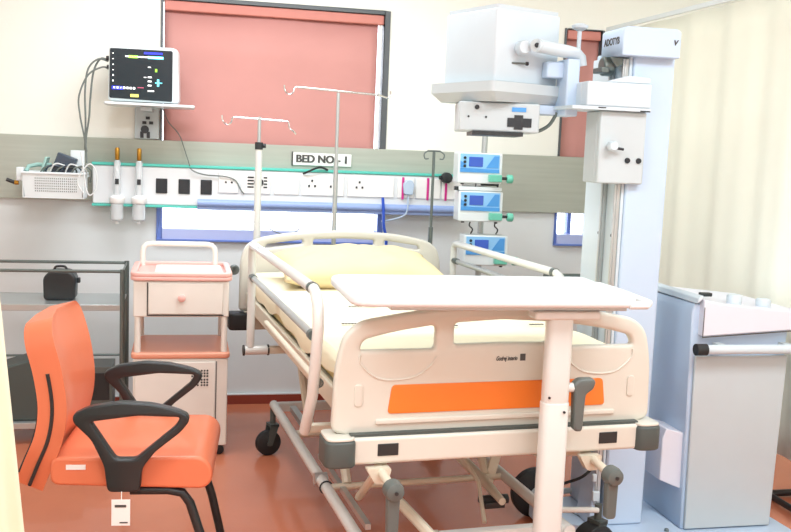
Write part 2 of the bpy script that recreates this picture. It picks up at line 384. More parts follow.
item('instrument_case', 'instrument_dark', 'dark slate case leaning in the middle of the wall basket', 'case', lambda b: b.box(-.055, .045, -.04, .04, 0, .215, Tb @ Matrix.Rotation(.35, 4, 'Y') @ Matrix.Translation((-.01, 0, .01))), bevel=.006)
item('folded_tray', 'tray_teal', 'pale teal tray leaning at the left of the wall basket', 'tray', lambda b: b.box(-.02, -.008, -.06, .06, 0, .2, Tb @ Matrix.Translation((-.085, 0, .01)) @ Matrix.Rotation(.3, 4, 'Y')), bevel=.002)
item('packet', 'machine_white', 'white packet sticking up at the right of the wall basket', 'packet', lambda b: b.box(0, .07, .03, .045, 0, .235, Tb @ Matrix.Translation((.07, 0, .01))), bevel=.003)
item('probe', 'tray_teal', 'pale green probe lying over the left rim of the basket', 'probe', lambda b: b.tube([Tb @ Vector(p) for p in ((-.14, -.03, .13), (-.13, -.02, .155), (-.09, 0, .165), (-.02, .0, .165))], .011, 8), bevel=0)
for k in range(7):
    x = -.03+.025*k
    pts = [Tb @ Vector(p) for p in ((x-.05, -.05, .10), (x-.02, -.06, .15+.01*(k % 3)), (x+.03, -.05, .165-.006*(k % 2)), (x+.06, -.02, .14), (x+.05, .02, .08))]
    cable('coiled_lead', pts, .0045, ('cable_grey', 'instrument_dark', 'cable_white')[k % 3], 'thin looped lead piled in the wall basket', 'cable', 'leads piled in the basket')
item('bottle_nozzle', 'brass', 'small brass fitting at the left end of the basket', 'fitting', lambda b: (b.cyl((-.85, -.3, 1.27), (-.83, -.3, 1.27), .012, 12), b.m('black_plastic'), b.cyl((-.89, -.3, 1.285), (-.85, -.3, 1.27), .01, 10), b.m('machine_white'), b.cyl((-.835, -.3, 1.27), (-.835, -.3, 1.33), .006, 8)))

# ------------------------------------------------------------------ bedside locker
lk = thing('bedside_locker', 'white bedside locker with pink top rim and drawer beside the bed', 'locker', (-.004, -.72, 0))
lk.scale = (.985, 1, .985)
def lock(b):
    b.box(-.225, .225, -.225, .215, .05, .49)
part('cabinet', 'locker_white', lk, lock, bevel=.006)
part('middle_tray', 'locker_salmon', lk, lambda b: (b.curve([rnd([(-.235, -.235), (.235, -.235), (.235, .225), (-.235, .225)], .03)], .028, .008, Matrix.Translation((0, 0, .505)))))
d = part('cabinet_door', 'locker_white', lk, lambda b: b.box(-.215, .165, -.236, -.2265, .06, .475), bevel=.003)
def vents(b):
    for i in range(2):
        for gx in range(3):
            for gz in range(2): b.lathe([(.0055, -.2385), (.0055, -.2362)], (.06+.028*gx+.0, 0, .36+.07*i+.022*gz), 'y', 8)
def vents(b):
    for i in range(2):
        for j in range(2):
            for gx in range(3):
                for gz in range(3): b.lathe([(.005, -.2385), (.005, -.2362)], (.055+.045*i+.0135*gx, 0, .36+.045*j+.0135*gz), 'y', 8)
part('vent_holes', 'print_dark', d, vents)
part('door_edge', 'print_dark', lk, lambda b: b.box(.168, .172, -.2275, -.2255, .06, .475))
for x in (-.205, .205):
    for y in (-.205, .195):
        part('post', 'locker_white', lk, lambda b: b.cyl((x, y, .52), (x, y, .70), .015, 12))
part('drawer_case', 'locker_white', lk, lambda b: b.box(-.225, .225, -.225, .215, .695, .87), bevel=.005)
dr = part('drawer', 'locker_white', lk, lambda b: b.box(-.155, .195, -.236, -.2265, .71, .86), bevel=.003)
part('drawer_gap', 'print_dark', lk, lambda b: (b.box(-.162, -.157, -.2285, -.2262, .705, .862), b.box(-.162, .2, -.2285, -.2262, .700, .706)))
part('knob', 'locker_pink', dr, lambda b: b.lathe([(.012, -.262), (.018, -.258), (.018, -.246), (.01, -.2362)], (.0, 0, .79), 'y', 16))
def toptray(b):
    b.curve([rnd([(-.24, -.24), (.24, -.24), (.24, .225), (-.24, .225)], .05)], .02, .006, Matrix.Translation((0, 0, .881)))
    b.curve([rnd([(-.24, -.24), (.24, -.24), (.24, .225), (-.24, .225)], .05), rnd([(-.21, -.21), (.21, -.21), (.21, .2), (-.21, .2)], .04)], .022, .006, Matrix.Translation((0, 0, .9)))
part('top_tray', 'locker_pink', lk, toptray)
part('tray_insert', 'locker_white', lk, lambda b: b.curve([rnd([(-.13, -.17), (.195, -.17), (.195, .18), (-.13, .18)], .03)], .006, .001, Matrix.Translation((0, 0, .8955))))
part('hoop_rail', 'locker_white', lk, lambda b: b.tube([(-.2, .2, .88), (-.2, .2, .96)]+[(x, .2, z) for x, z in ((-.195, .985), (-.18, 1.0), (-.15, 1.005), (.12, 1.005), (.15, 1.0), (.165, .985))]+[(.17, .2, .96), (.17, .2, .88)], .014, 12))
for x in (-.19, .19):
    for y in (-.19, .18):
        c_ = part('castor', 'black_rubber', lk, lambda b: (b.lathe([(.018, -.012), (.024, -.01), (.024, .01), (.018, .012)], (x, y-.01, .0245), 'y', 16), b.box(x-.012, x+.012, y-.008, y+.012, .035, .0495)))

# ------------------------------------------------------------------ steel rack at left
rk = thing('steel_rack', 'stainless steel open rack behind the orange chair', 'rack', (-.62, -.5, 0))
for x in (-.33, .33):
    for y in (-.19, .17):
        part('post', 'dark_steel', rk, lambda b: b.cyl((x, y, 0.0), (x, y, .875), .0125, 12))
for z in (.70, .11):
    part('shelf', 'brushed_steel', rk, lambda b: (b.box(-.33, .33, -.19, .17, z-.012, z), b.box(-.33, .33, -.195, -.19, z-.03, z), b.box(-.33, .33, .17, .175, z-.02, z)), bevel=.002)
part('top_rail', 'dark_steel', rk, lambda b: b.tube([(-.33, -.19, .865), (.33, -.19, .865), (.33, .17, .865), (-.33, .17, .865)], .008, 8, closed=True))
part('lower_brace', 'dark_steel', rk, lambda b: (b.cyl((-.33, .17, .37), (.33, .17, .37), .006, 8)))
bag = thing('equipment_pouch', 'black padded equipment pouch on the upper shelf of the rack', 'bag', (-.60, -.52, .70))
part('pouch_body', 'black_plastic', bag, lambda b: b.prism(rnd([(-.075, .002), (.075, .002), (.08, .12), (.05, .15), (-.045, .15), (-.078, .115)], .02), 'y', -.06, .06), bevel=.012, seg=3)
part('pouch_clip', 'black_rubber', bag, lambda b: b.box(.076, .095, -.02, .01, .085, .11), bevel=.003)
part('pouch_handle', 'black_rubber', bag, lambda b: b.tube(arc([(-.03, 0, .148), (-.02, 0, .165), (.02, 0, .165), (.03, 0, .148)], 5), .006, 8))
item('waste_bin', 'bumper_grey', 'large dark grey box on the lower rack shelf behind the chair', 'box', lambda b: (b.prism(rnd([(-.86, .112), (-.50, .112), (-.48, .42), (-.72, .42), (-.88, .37)], .015), 'y', -.66, -.42)), bevel=.008)
item('suction_unit', 'grey_plastic', 'smaller slate grey unit at the right end of the lower rack shelf', 'medical unit', lambda b: (b.box(-.465, -.34, -.62, -.42, .112, .37), b.m('black_plastic'), b.box(-.45, -.355, -.624, -.6205, .2, .34)), bevel=.008)

# ------------------------------------------------------------------ visitor chair
ch = thing('visitor_chair', 'orange upholstered visitor chair with black looped armrests', 'chair', (-.137, -2.215, 0), math.radians(-5))
b = MB().m('chair_orange')
b.grid(lambda u, v: (-.25+.5*u, -.255+.51*v, .495+.012*math.sin(PI*u)*math.sin(PI*v)-(.03*max(0, u-.8)/.2)), 10, 8)
b.m('chair_side')
def seatsh():
    s = MB().m('chair_orange')
    prof = rnd([(-.245, .41), (.235, .395), (.262, .42), (.262, .47), (.225, .503), (-.245, .5)], .03, 5)
    s.prism(prof, 'y', -.25, .25); return s
seatsh().build('seat', ch, bevel=.022, seg=4)
part('seat_label', 'label_white', ch, lambda b: b.box(-.20, -.14, -.2745, -.2515, .44, .455) if False else b.box(-.195, -.135, -.2525, -.2502, .462, .478))
# back cushion
cen = [(-.315, .395), (-.285, .47), (-.25, .56), (-.238, .66), (-.252, .77), (-.275, .86), (-.292, .925)]
ca = arc([(x, 0, z) for x, z in cen], 5)
def backp(off0, off1):
    P = []
    for i, p in enumerate(ca):
        a = ca[max(i-1, 0)]; c2 = ca[min(i+1, len(ca)-1)]; d = (c2-a).normalized(); n = Vector((d.z, 0, -d.x))
        P.append((p, n))
    return [((p+n*off1).x, (p+n*off1).z) for p, n in P]+[((p+n*off0).x, (p+n*off0).z) for p, n in reversed(P)]
s = MB().m('chair_orange')
nn = len(ca)
def bk_fn():
    prof = backp(-.044, .044)
    n = len(prof); ys = [-.245, -.24, -.22, 0, .22, .24, .245]; vs = []; fs = []
    for k, y in enumerate(ys):
        for i, (x, z) in enumerate(prof):
            ii = i if i < nn else 2*nn-1-i
            t = ii/(nn-1); narrow = 1-.3*max(0, (t-.78)/.22)**2.5-.12*max(0, (.25-t)/.25)
            dish = .025*(1-(y/.245)**2) if i < nn else 0.01*(1-(y/.245)**2)
            vs.append((x-dish, y*narrow, z))
    m_ = len(prof)
    for k in range(len(ys)-1):
        for i in range(m_): fs.append((k*m_+i, k*m_+(i+1) % m_, (k+1)*m_+(i+1) % m_, (k+1)*m_+i))
    for k in (0, len(ys)-1):
        for i in range(nn-1): fs.append((k*m_+i, k*m_+i+1, k*m_+m_-2-i, k*m_+m_-1-i))
    s.add(vs, fs)
bk_fn(); s.build('backrest', ch, bevel=.032, seg=5)
for sy in (-1, 1):
    part('side_piping', 'chair_black', ch, lambda b: b.tube([(p.x, sy*(.2455 if i > 6 else .232+.0018*i), p.z) for i, p in enumerate(ca[1:21])], .006, 8))
part('back_shell', 'chair_black', ch, lambda b: b.grid(lambda u, v: ((lambda p: (p.x-.05, -.2+.4*u, p.z))(ca[3+int(round(v*22))])), 6, 22), solid=.012)
arm_o = rnd([(-.165+.0, .655), (-.115, .68), (-.02, .695), (.07, .69), (.15, .672), (.185, .655), (.19, .635), (.165, .60), (.085, .535), (.045, .48), (.04, .405), (-.06, .405), (-.07, .49), (-.11, .575), (-.165, .63)], .018, 4)
arm_h = rnd([(-.112, .632), (.03, .652), (.162, .648), (.148, .618), (.025, .512), (-.035, .512)], .012, 3)
for sy in (-1, 1):
    a_ = part('armrest', 'chair_black', ch, lambda b: b.curve([arm_o, arm_h], .04, .007, plan_xz(sy*.285)))
part('hang_tag', 'label_white', ch, lambda b: (b.box(-.045, .012, -.312, -.310, .30, .385), b.tube([(-.015, -.311, .38), (-.015, -.308, .41)], .0015, 6), b.m('print_dark'), b.box(-.035, .0, -.3135, -.3121, .36, .368), b.box(-.02, .005, -.3135, -.3121, .308, .312)))
def leg(b):
    for sy in (-1, 1):
        pass
    y = .225
    P = [(.0, -y, .385), (.12, -y, .385), (.165, -y, .375), (.19, -y, .34), (.235, -y, .2), (.27, -y, .05), (.265, -y, .022), (.24, -y, .016), (-.25, -y, .016), (-.27, -y*.9, .016), (-.27, y*.9, .016), (-.25, y, .016), (.24, y, .016), (.265, y, .022), (.27, y, .05), (.235, y, .2), (.19, y, .34), (.165, y, .375), (.12, y, .385), (0, y, .385)]
    b.tube(P, .0155, 12)
part('leg_frame', 'chair_black', ch, leg)

# ------------------------------------------------------------------ hospital bed (local: x across, y towards the wall)
BA = math.radians(4.3)
bed = thing('hospital_bed', 'adjustable hospital bed with cream end boards and orange foot panel', 'bed', (.439, -2.75, 0), BA)
W = 1.10
foot_o = rnd([(.006, .655), (.012, .85), (.035, .95), (.085, .992), (.30, 1.028), (.55, 1.04), (.80, 1.028), (1.015, .992), (1.065, .95), (1.088, .85), (1.094, .655), (1.05, .64), (.05, .64)], [.03, .1, .05, .05, .12, .1, .12, .05, .05, .1, .03, .03, .03], 6)
hl = rnd([(.085, .903), (.097, .935), (.19, .958), (.327, .978), (.327, .903)], [.012, .03, .05, .02, .015], 5)
hr = [(W-x, z) for x, z in hl]
hm = rnd([(.388, .915), (.388, .983), (.55, .992), (.712, .983), (.712, .915), (.55, .918)], .016, 5)
fb = part('footboard', 'bed_plastic', bed, lambda b: b.curve([foot_o, hl, hm, hr], .036, .013, plan_xz(.018), res=3))
fr = rnd([(.178, .705), (.19, .795), (.91, .795), (.922, .705)], .014, 5)
part('color_panel', 'panel_orange', fb, lambda b: b.curve([fr], .006, .002, plan_xz(-.001)))
part('molded_ridge', 'bed_plastic', fb, lambda b: (b.curve([rnd([(.14, .672), (.96, .672), (.96, .69), (.14, .69)], .008)], .012, .005, plan_xz(-.002)),
     b.curve([rnd([(.072, .73), (.098, .73), (.098, .80), (.072, .80)], .012)], .006, .0025, plan_xz(-.001)), b.curve([rnd([(1.002, .73), (1.028, .73), (1.028, .80), (1.002, .80)], .012)], .006, .0025, plan_xz(-.001))))
ins = [(.085, .89), (.09, .86), (.15, .815), (.25, .815), (.31, .85), (.33, .88)]
for q in (0, 1): part('rail_moulding', 'bed_plastic', fb, lambda b: b.tube(arc([(W-x if q else x, -.0, z) for x, z in ins], 5), .004, 6))
def logo(b):
    b.text('Godrej interio', .020, Matrix.Translation((.565, 0, .868)) @ plan_xz(-.001), .0006, bold=.0004, shear=.4, sx=.62)
    b.box(.612, .630, -.0015, .0005, .86, .882)
part('maker_logo', 'print_dark', fb, logo, smooth=False)
def beam(b):
    b.curve([rnd([(.05, .558), (1.05, .558), (1.05, .642), (.05, .642)], .012)], .1, .01, plan_xz(.015))
bm_ = part('foot_beam', 'bed_plastic', bed, beam)
part('beam_gap', 'bumper_grey', bed, lambda b: b.box(.06, 1.04, -.024, .05, .6405, .65))
for x in (.175, .925):
    part('beam_window', 'black_plastic', bm_, lambda b: b.box(x-.033, x+.033, -.0375, -.034, .584, .622), bevel=.002)
def bump(b, x0, x1, y0, y1):
    b.curve([rnd([(x0, y0), (x1, y0), (x1, y1), (x0, y1)], .035)], .082, .008, Matrix.Translation((0, 0, .596)))
for (x0, x1) in ((-.022, .075), (1.025, 1.118)):
    bp = part('corner_bumper', 'bumper_grey', bed, lambda b: bump(b, x0, x1, -.055, .075))
    part('bumper_cap', 'bed_plastic', bp, lambda b: b.curve([rnd([(x0+.004, -.05), (x1-.004, -.05), (x1-.004, .07), (x0+.004, .07)], .03)], .008, .002, Matrix.Translation((0, 0, .6415))))
# head end
HV = 2.13
head_o = rnd([(.005, .66), (.008, .92), (.03, .995), (.09, 1.035), (.25, 1.066), (.55, 1.085), (.85, 1.066), (1.01, 1.035), (1.07, .995), (1.092, .92), (1.095, .66)], [.02, .05, .05, .06, .1, .1, .1, .06, .05, .05, .02], 5)
h1 = rnd([(.13, .985), (.14, 1.006), (.33, 1.032), (.33, 1.008)], .015, 4); h3 = [(W-x, z) for x, z in h1]
h2 = rnd([(.385, 1.002), (.385, 1.034), (.55, 1.04), (.715, 1.034), (.715, 1.002)], .012, 4)
part('headboard', 'bed_plastic', bed, lambda b: b.curve([head_o, h1, h2, h3], .045, .014, plan_xz(HV+.02), res=3))
part('head_beam', 'bed_frame', bed, lambda b: b.box(.03, 1.07, HV-.005, HV+.045, .56, .658), bevel=.008)
for (x0, x1) in ((-.05, .06), (1.04, 1.15)):
    part('corner_bumper', 'black_rubber', bed, lambda b: b.curve([rnd([(x0, HV-.06), (x1, HV-.06), (x1, HV+.06), (x0, HV+.06)], .03)], .085, .008, Matrix.Translation((0, 0, .61))))
part('pole_socket', 'grey_plastic', bed, lambda b: b.lathe([(.02, HV-.06), (.026, HV-.055), (.026, HV-.04), (.014, HV-.038), (.014, HV-.06)], (-.03, 0, .88), 'y', 18))
part('pole_bracket', 'bed_frame', bed, lambda b: (b.box(.06, .15, HV+.046, HV+.075, .60, .64), b.box(.47, .55, HV+.046, HV+.075, .60, .64), b.box(1.01, 1.10, HV+.046, HV+.075, .60, .64)), bevel=.004)
# deck + frame
part('bed_deck', 'bed_frame', bed, lambda b: (b.box(.05, 1.05, .08, 2.10, .72, .75), b.box(.03, .05, .1, 2.08, .695, .765), b.box(1.05, 1.07, .1, 2.08, .695, .765)), bevel=.005)
def under(b):
    for x in (.12, .94): b.box(x, x+.04, .05, 2.12, .60, .66)
    for y in (.35, .9, 1.4, 1.9): b.box(.16, .94, y, y+.04, .605, .645)
    for x in (.12, .94):
        for y in (.3, 1.0, 1.6): b.box(x, x+.03, y, y+.04, .66, .72)
part('deck_frame', 'bed_frame', bed, under, bevel=.004)
def basef(b):
    for x in (.14, .86): b.cyl((x, .06, .25), (x, 1.80, .25), .021, 12)
    b.box(.14, .86, .075, .11, .228, .268); b.box(.14, .95, 1.742, 1.778, .228, .268); b.cyl((.86, .30, .235), (1.10, .30, .215), .011, 10)
part('base_frame', 'tube_white', bed, basef)
part('inner_rail', 'brushed_steel', bed, lambda b: (b.box(.205, .235, 1.3, 1.72, .235, .262), b.box(.19, .21, .24, 1.0, .235, .255), b.cyl((.165, .72, .25), (.115, .72, .25), .0245, 12)))
part('cable_tie', 'black_rubber', bed, lambda b: b.tube([(.14+.024*math.cos(a), .62, .25+.024*math.sin(a)) for a in [i*PI/8 for i in range(16)]], .003, 6, closed=True))
def arms(b):
    for x in (.22, .78):
        b.tube([(x, .62, .26), (x, .95, .615)], .018, 8); b.tube([(x, 1.3, .26), (x, 1.65, .615)], .02, 8)
    b.cyl((.14, .62, .25), (.86, .62, .25), .013, 10); b.cyl((.14, 1.3, .25), (.86, 1.3, .25), .016, 10)
part('lift_linkage', 'bed_frame', bed, arms)
part('crank_shaft', 'bed_frame', bed, lambda b: (b.tube([(.17, .0, .55), (.19, .2, .42), (.22, .45, .27)], .014, 8), b.tube([(.29, .30, .34), (.36, -.0, .28), (.40, .12, .25)], .018, 8), b.tube([(.86, .0, .55), (.84, .3, .45), (.80, .8, .40)], .016, 8)))
part('actuator', 'bed_frame', bed, lambda b: (b.tube([(.74, .36, .25), (.76, .6, .25), (.79, 1.2, .24)], [.014, .022, .022], 12), b.m('dark_steel'), b.cyl((.79, 1.2, .24), (.795, 1.3, .24), .028, 12)))
part('lift_strut', 'bed_frame', bed, lambda b: (b.add([(.905, .7, .56), (.945, .7, .56), (.80, .6, .22), (.76, .6, .22), (.905, .71, .56), (.945, .71, .56), (.80, .61, .22), (.76, .61, .22)], [(0, 1, 2, 3), (4, 5, 6, 7), (0, 1, 5, 4), (2, 3, 7, 6), (1, 2, 6, 5), (0, 3, 7, 4)]), b.tube([(.68, .95, .42), (.70, .5, .28), (.67, .35, .18)], .008, 8), b.m('black_plastic'), b.cyl((.70, .45, .225), (.80, .45, .225), .018, 12)))
part('foot_pedal', 'black_plastic', bed, lambda b: b.box(.70, .78, .42, .5, .20, .225), bevel=.004)
part('hose_hook', 'black_plastic', bed, lambda b: b.tube([(.50, .9, .605), (.50, .9, .5), (.485, .9, .46), (.50, .9, .45)], .006, 6))
for x in (.155, .87):
    cr = part('crank_handle', 'grey_plastic', bed, lambda b: (b.lathe([(.012, -.20), (.026, -.195), (.030, -.18), (.030, -.155), (.02, -.145)], (x, 0, .525), 'y', 20), b.curve([rnd([(x-.017, .385), (x+.017, .385), (x+.02, .52), (x-.02, .52)], .012)], .028, .006, plan_xz(-.168))))
    part('crank_bracket', 'bed_frame', cr, lambda b: (b.cyl((x, -.146, .525), (x, .0, .54), .014, 12), b.prism(rnd([(x-.05, .55), (x+.03, .55), (x+.02, .50), (x-.02, .50)], .01), 'y', -.05, -.02)))
    part('crank_screw', 'black_plastic', cr, lambda b: b.lathe([(.006, -.204), (.006, -.199)], (x, 0, .525), 'y', 10))
def castor(x, y, r=.062, ca_=12, hood=False):
    TT = Matrix.Translation((x, y, 0)) @ Matrix.Rotation(math.radians(ca_), 4, 'Z')
    c_ = part('castor', 'black_rubber', bed, lambda b: b.lathe([(r-.012, -.02), (r, -.014), (r, .014), (r-.012, .02)], (0, 0, 0), 'y', 28, T=Matrix.Translation((x, y, r)) @ Matrix.Rotation(math.radians(ca_), 4, 'Z')))
    part('castor_fork', 'bumper_grey', c_, lambda b: (b.prism([(-.012, r-.01), (.012, r-.01), (.045, r*2+.03), (.0, r*2+.03)], 'y', -.03, -.022, TT), b.prism([(-.012, r-.01), (.012, r-.01), (.045, r*2+.03), (.0, r*2+.03)], 'y', .022, .03, TT), b.box(.0, .045, -.03, .03, r*2+.02, r*2+.034, TT), b.cyl((.022, 0, r*2+.02), (.022, 0, .235), .014, 12, TT), b.cyl((0, -.032, r), (0, .032, r), .012, 10, TT)))
    if hood: part('castor_hood', 'black_rubber', c_, lambda b: b.prism([(.092*math.cos(i*PI/14), r+.092*math.sin(i*PI/14)) for i in range(15)], 'y', -.034, .034, TT), bevel=.006)
castor(.115, 1.79); castor(.97, 1.79); castor(.115, .22); castor(1.085, .30, .072, 20, True)
# side rails
def siderail(u, v0, v1, z, sgn):
    r_ = MB().m('tube_white')
    P = [(u, v1, .625), (u, v1, .95), (u, v1, z-.025), (u, v1-.012, z-.008), (u, v1-.035, z), (u, v0+.06, z), (u, v0+.02, z-.012), (u, v0-.015, z-.045), (u, v0-.025, z-.11), (u, v0+.0, z-.22), (u, v0+.03, z-.33), (u, v0+.13, z-.47)]
    r_.tube(P, .0175, 14)
    o = r_.build('side_rail', bed)
    part('middle_bar', 'brushed_steel', o, lambda b: b.cyl((u, v1, .937), (u, v0+.05, .934), .013, 12))
    part('lower_bar', 'bed_frame', o, lambda b: b.cyl((u+sgn*.02, v1-.3, .787), (u+sgn*.02, v0+.03, .787), .011, 10))
    for (y0, y1, z0, r0_, du) in ((v0+.085, v0+.058, z, .0195, 0), (v0+.07, v0+.04, .934, .017, 0), (v1-.01, v1-.07, .937, .016, 0), (v0+.055, v0+.03, .787, .015, .02)):
        part('rail_joint', 'dark_steel', o, lambda b: b.cyl((u+sgn*du, y0, z0), (u+sgn*du, y1, z0), r0_, 14))
    a0, a1 = (u-.025, u+.075) if sgn > 0 else (u-.075, u+.025)
    part('rail_pivot', 'tube_white', o, lambda b: b.cyl((a0, v1, .61), (a1, v1, .61), .02, 14))
    for q in (a0-.004, a1+.004): part('pivot_cap', 'black_rubber', o, lambda b: b.cyl((q-.0035, v1, .61), (q+.0035, v1, .61), .024, 14))
    part('rail_foot', 'bed_frame', o, lambda b: b.box(u-.01 if sgn > 0 else u-.16, u+.16 if sgn > 0 else u+.01, v0+.13, v0+.16, .60, .625), bevel=.003)
    part('rail_foot', 'bed_frame', o, lambda b: b.box(a1+.0 if sgn > 0 else u-.16, u+.16 if sgn > 0 else a0, v1-.02, v1+.02, .595, .625), bevel=.003)
siderail(-.04, .05, 1.40, 1.077, 1)
siderail(1.14, .78, 2.06, 1.03, -1)
# mattress and pillow
def rboxpts(b, x0, x1, y0, y1, z0, z1): b.box(x0, x1, y0, y1, z0, z1)
mt = part('mattress', 'mattress_yellow', None, lambda b: b.box(.055, 1.045, .075, 2.09, .7505, .855), bevel=.03, seg=4)
mt.location = bed.location; mt.rotation_euler = bed.rotation_euler
tag(mt, 'yellowish mattress on the deck of the hospital bed', 'mattress')
def sheet(b):
    prof = [(.045, .785), (.043, .825), (.047, .845), (.061, .860), (.09, .863)]+[(.09+.92*i/20, .863) for i in range(1, 21)]+[(1.039, .860), (1.053, .845), (1.057, .825), (1.055, .785)]
    n = 40; vs = []; fs = []; k = len(prof)
    for j in range(n+1):
        v = .066+2.03*j/n
        for i, (x, z) in enumerate(prof):
            w = .006*math.sin(9*v+5*x)*math.sin(7*x)+.003*math.sin(23*v+11*x)
            if i < 2 or i > k-3: z = z+.012*math.sin(7*v)+.01*math.sin(17*v); x = x-.002
            else: z = z+max(-.004, w*.6)
            vs.append((x, v, z))
    for j in range(n):
        for i in range(k-1): fs.append((j*k+i, j*k+i+1, (j+1)*k+i+1, (j+1)*k+i))
    b.add(vs, fs)
    for j in (0, n):
        b.add([vs[j*k+i] for i in range(k)], [tuple(range(k))])
sh = part('bed_sheet', 'sheet_cream', None, sheet)
sh.location = bed.location; sh.rotation_euler = bed.rotation_euler
tag(sh, 'cream bed sheet tucked over the mattress of the hospital bed', 'sheet')
def prints(b):
    for (x, y) in ((.30, 1.0), (.36, 1.0), (.72, .82), (.80, .82), (.55, .55), (.18, .62), (.62, 1.3), (.9, .55)):
        for k in range(5): b.box(x+.012*k, x+.009+.012*k, y, y+.012, .868, .8705)
part('sheet_print', 'print_dark', sh, prints, smooth=False)
def pil(b):
    W_, D_, n = .40, .23, 18
    def f(s):
        def g(u, v):
            x = 2*u-1; y = 2*v-1
            rx = 1-.10*(1-abs(y)**2)*0-.06*abs(y)**3*0
            h = (max(0, 1-abs(x)**2.6)**.55)*(max(0, 1-abs(y)**2.4)**.55)
            px = x*W_*(1-.07*(1-y*y)) ; py = y*D_*(1-.10*(1-x*x))
            wr = .006*math.sin(11*x+4*y)*h+.005*math.sin(6*y*2-7*x)*h
            return (px, py, s*h*.095+(wr if s > 0 else 0))
        return g
    b.grid(f(1), 2*n, n); b.grid(f(-1), 2*n, n)
def place_on_bed(x, y, z): return bed.matrix_basis @ Vector((x, y, z))
bpy.context.view_layer.update()
pw = part('pillow', 'pillow_cream', None, pil, ang=180)
pw.location = Matrix.Rotation(BA, 4, 'Z') @ Vector((.51, 1.67, .945))+Vector((.439, -2.75, 0)); pw.rotation_euler = (math.radians(9), 0, BA)
tag(pw, 'puffy pale yellow pillow at the head of the hospital bed', 'pillow')

# IV poles on the bed head
def bl(u, v, z=0): return tuple(Matrix.Rotation(BA, 4, 'Z') @ Vector((u, v, z))+Vector((.439, -2.75, 0)))
def hook(b, x, z, s, r=.004, d=.035):
    b.tube(arc([(x, 0, z), (x+s*.012, 0, z-.004), (x+s*.02, 0, z-.028), (x+s*.04, 0, z-.04), (x+s*.062, 0, z-.022), (x+s*.066, 0, z+.006)], 5), r, 8)
ip = thing('iv_pole', 'short IV pole with thick white sleeve and two curled hooks, leftmost of three', 'IV pole', bl(.103, HV+.095), BA)
part('sleeve', 'tube_white', ip, lambda b: b.cyl((0, 0, .60), (0, 0, 1.505), .0185, 16))
part('clamp_knob', 'black_plastic', ip, lambda b: (b.lathe([(.021, 1.488), (.021, 1.525)], n=14), b.cyl((.02, 0, 1.508), (.035, 0, 1.508), .012, 10)))
part('inner_pole', 'brushed_steel', ip, lambda b: b.cyl((0, 0, 1.5), (0, 0, 1.655), .0085, 12))
part('hook_bar', 'chrome', ip, lambda b: (b.cyl((-.125, 0, 1.648), (.125, 0, 1.640), .005, 8), hook(b, -.125, 1.648, -1), b.tube(arc([(.125, 0, 1.64), (.15, 0, 1.635), (.155, -.01, 1.605), (.175, -.01, 1.59), (.19, -.005, 1.575)], 5), .004, 8)))
ip = thing('iv_pole', 'tall thin steel IV pole with wide crossbar behind the headboard centre', 'IV pole', bl(.512, HV+.085), BA)
part('pole', 'brushed_steel', ip, lambda b: (b.cyl((0, 0, .60), (0, 0, 1.45), .0125, 14), b.cyl((0, 0, 1.45), (0, 0, 1.80), .0085, 14)))
part('hook_bar', 'chrome', ip, lambda b: (b.cyl((-.22, 0, 1.817), (.22, 0, 1.800), .006, 10), hook(b, -.22, 1.817, -1, .004), b.tube(arc([(.22, 0, 1.80), (.25, 0, 1.792), (.27, 0, 1.788), (.285, 0, 1.80), (.285, 0, 1.825)], 5), .0045, 8)))
ip = thing('iv_pole', 'slim steel IV pole with tiny top hooks at the right end of the headboard', 'IV pole', bl(1.06, HV+.095), BA)
part('pole', 'dark_steel', ip, lambda b: (b.cyl((0, 0, .60), (0, 0, 1.10), .013, 12), b.cyl((0, 0, 1.1), (0, 0, 1.515), .008, 12)))
part('hook_bar', 'dark_steel', ip, lambda b: (b.cyl((-.035, 0, 1.517), (.035, 0, 1.517), .005, 8), b.tube(arc([(-.035, 0, 1.517), (-.055, 0, 1.50), (-.05, 0, 1.475), (-.03, 0, 1.475)], 5), .004, 8), b.tube(arc([(.035, 0, 1.517), (.06, 0, 1.50), (.055, 0, 1.475), (.035, 0, 1.475)], 5), .004, 8)))

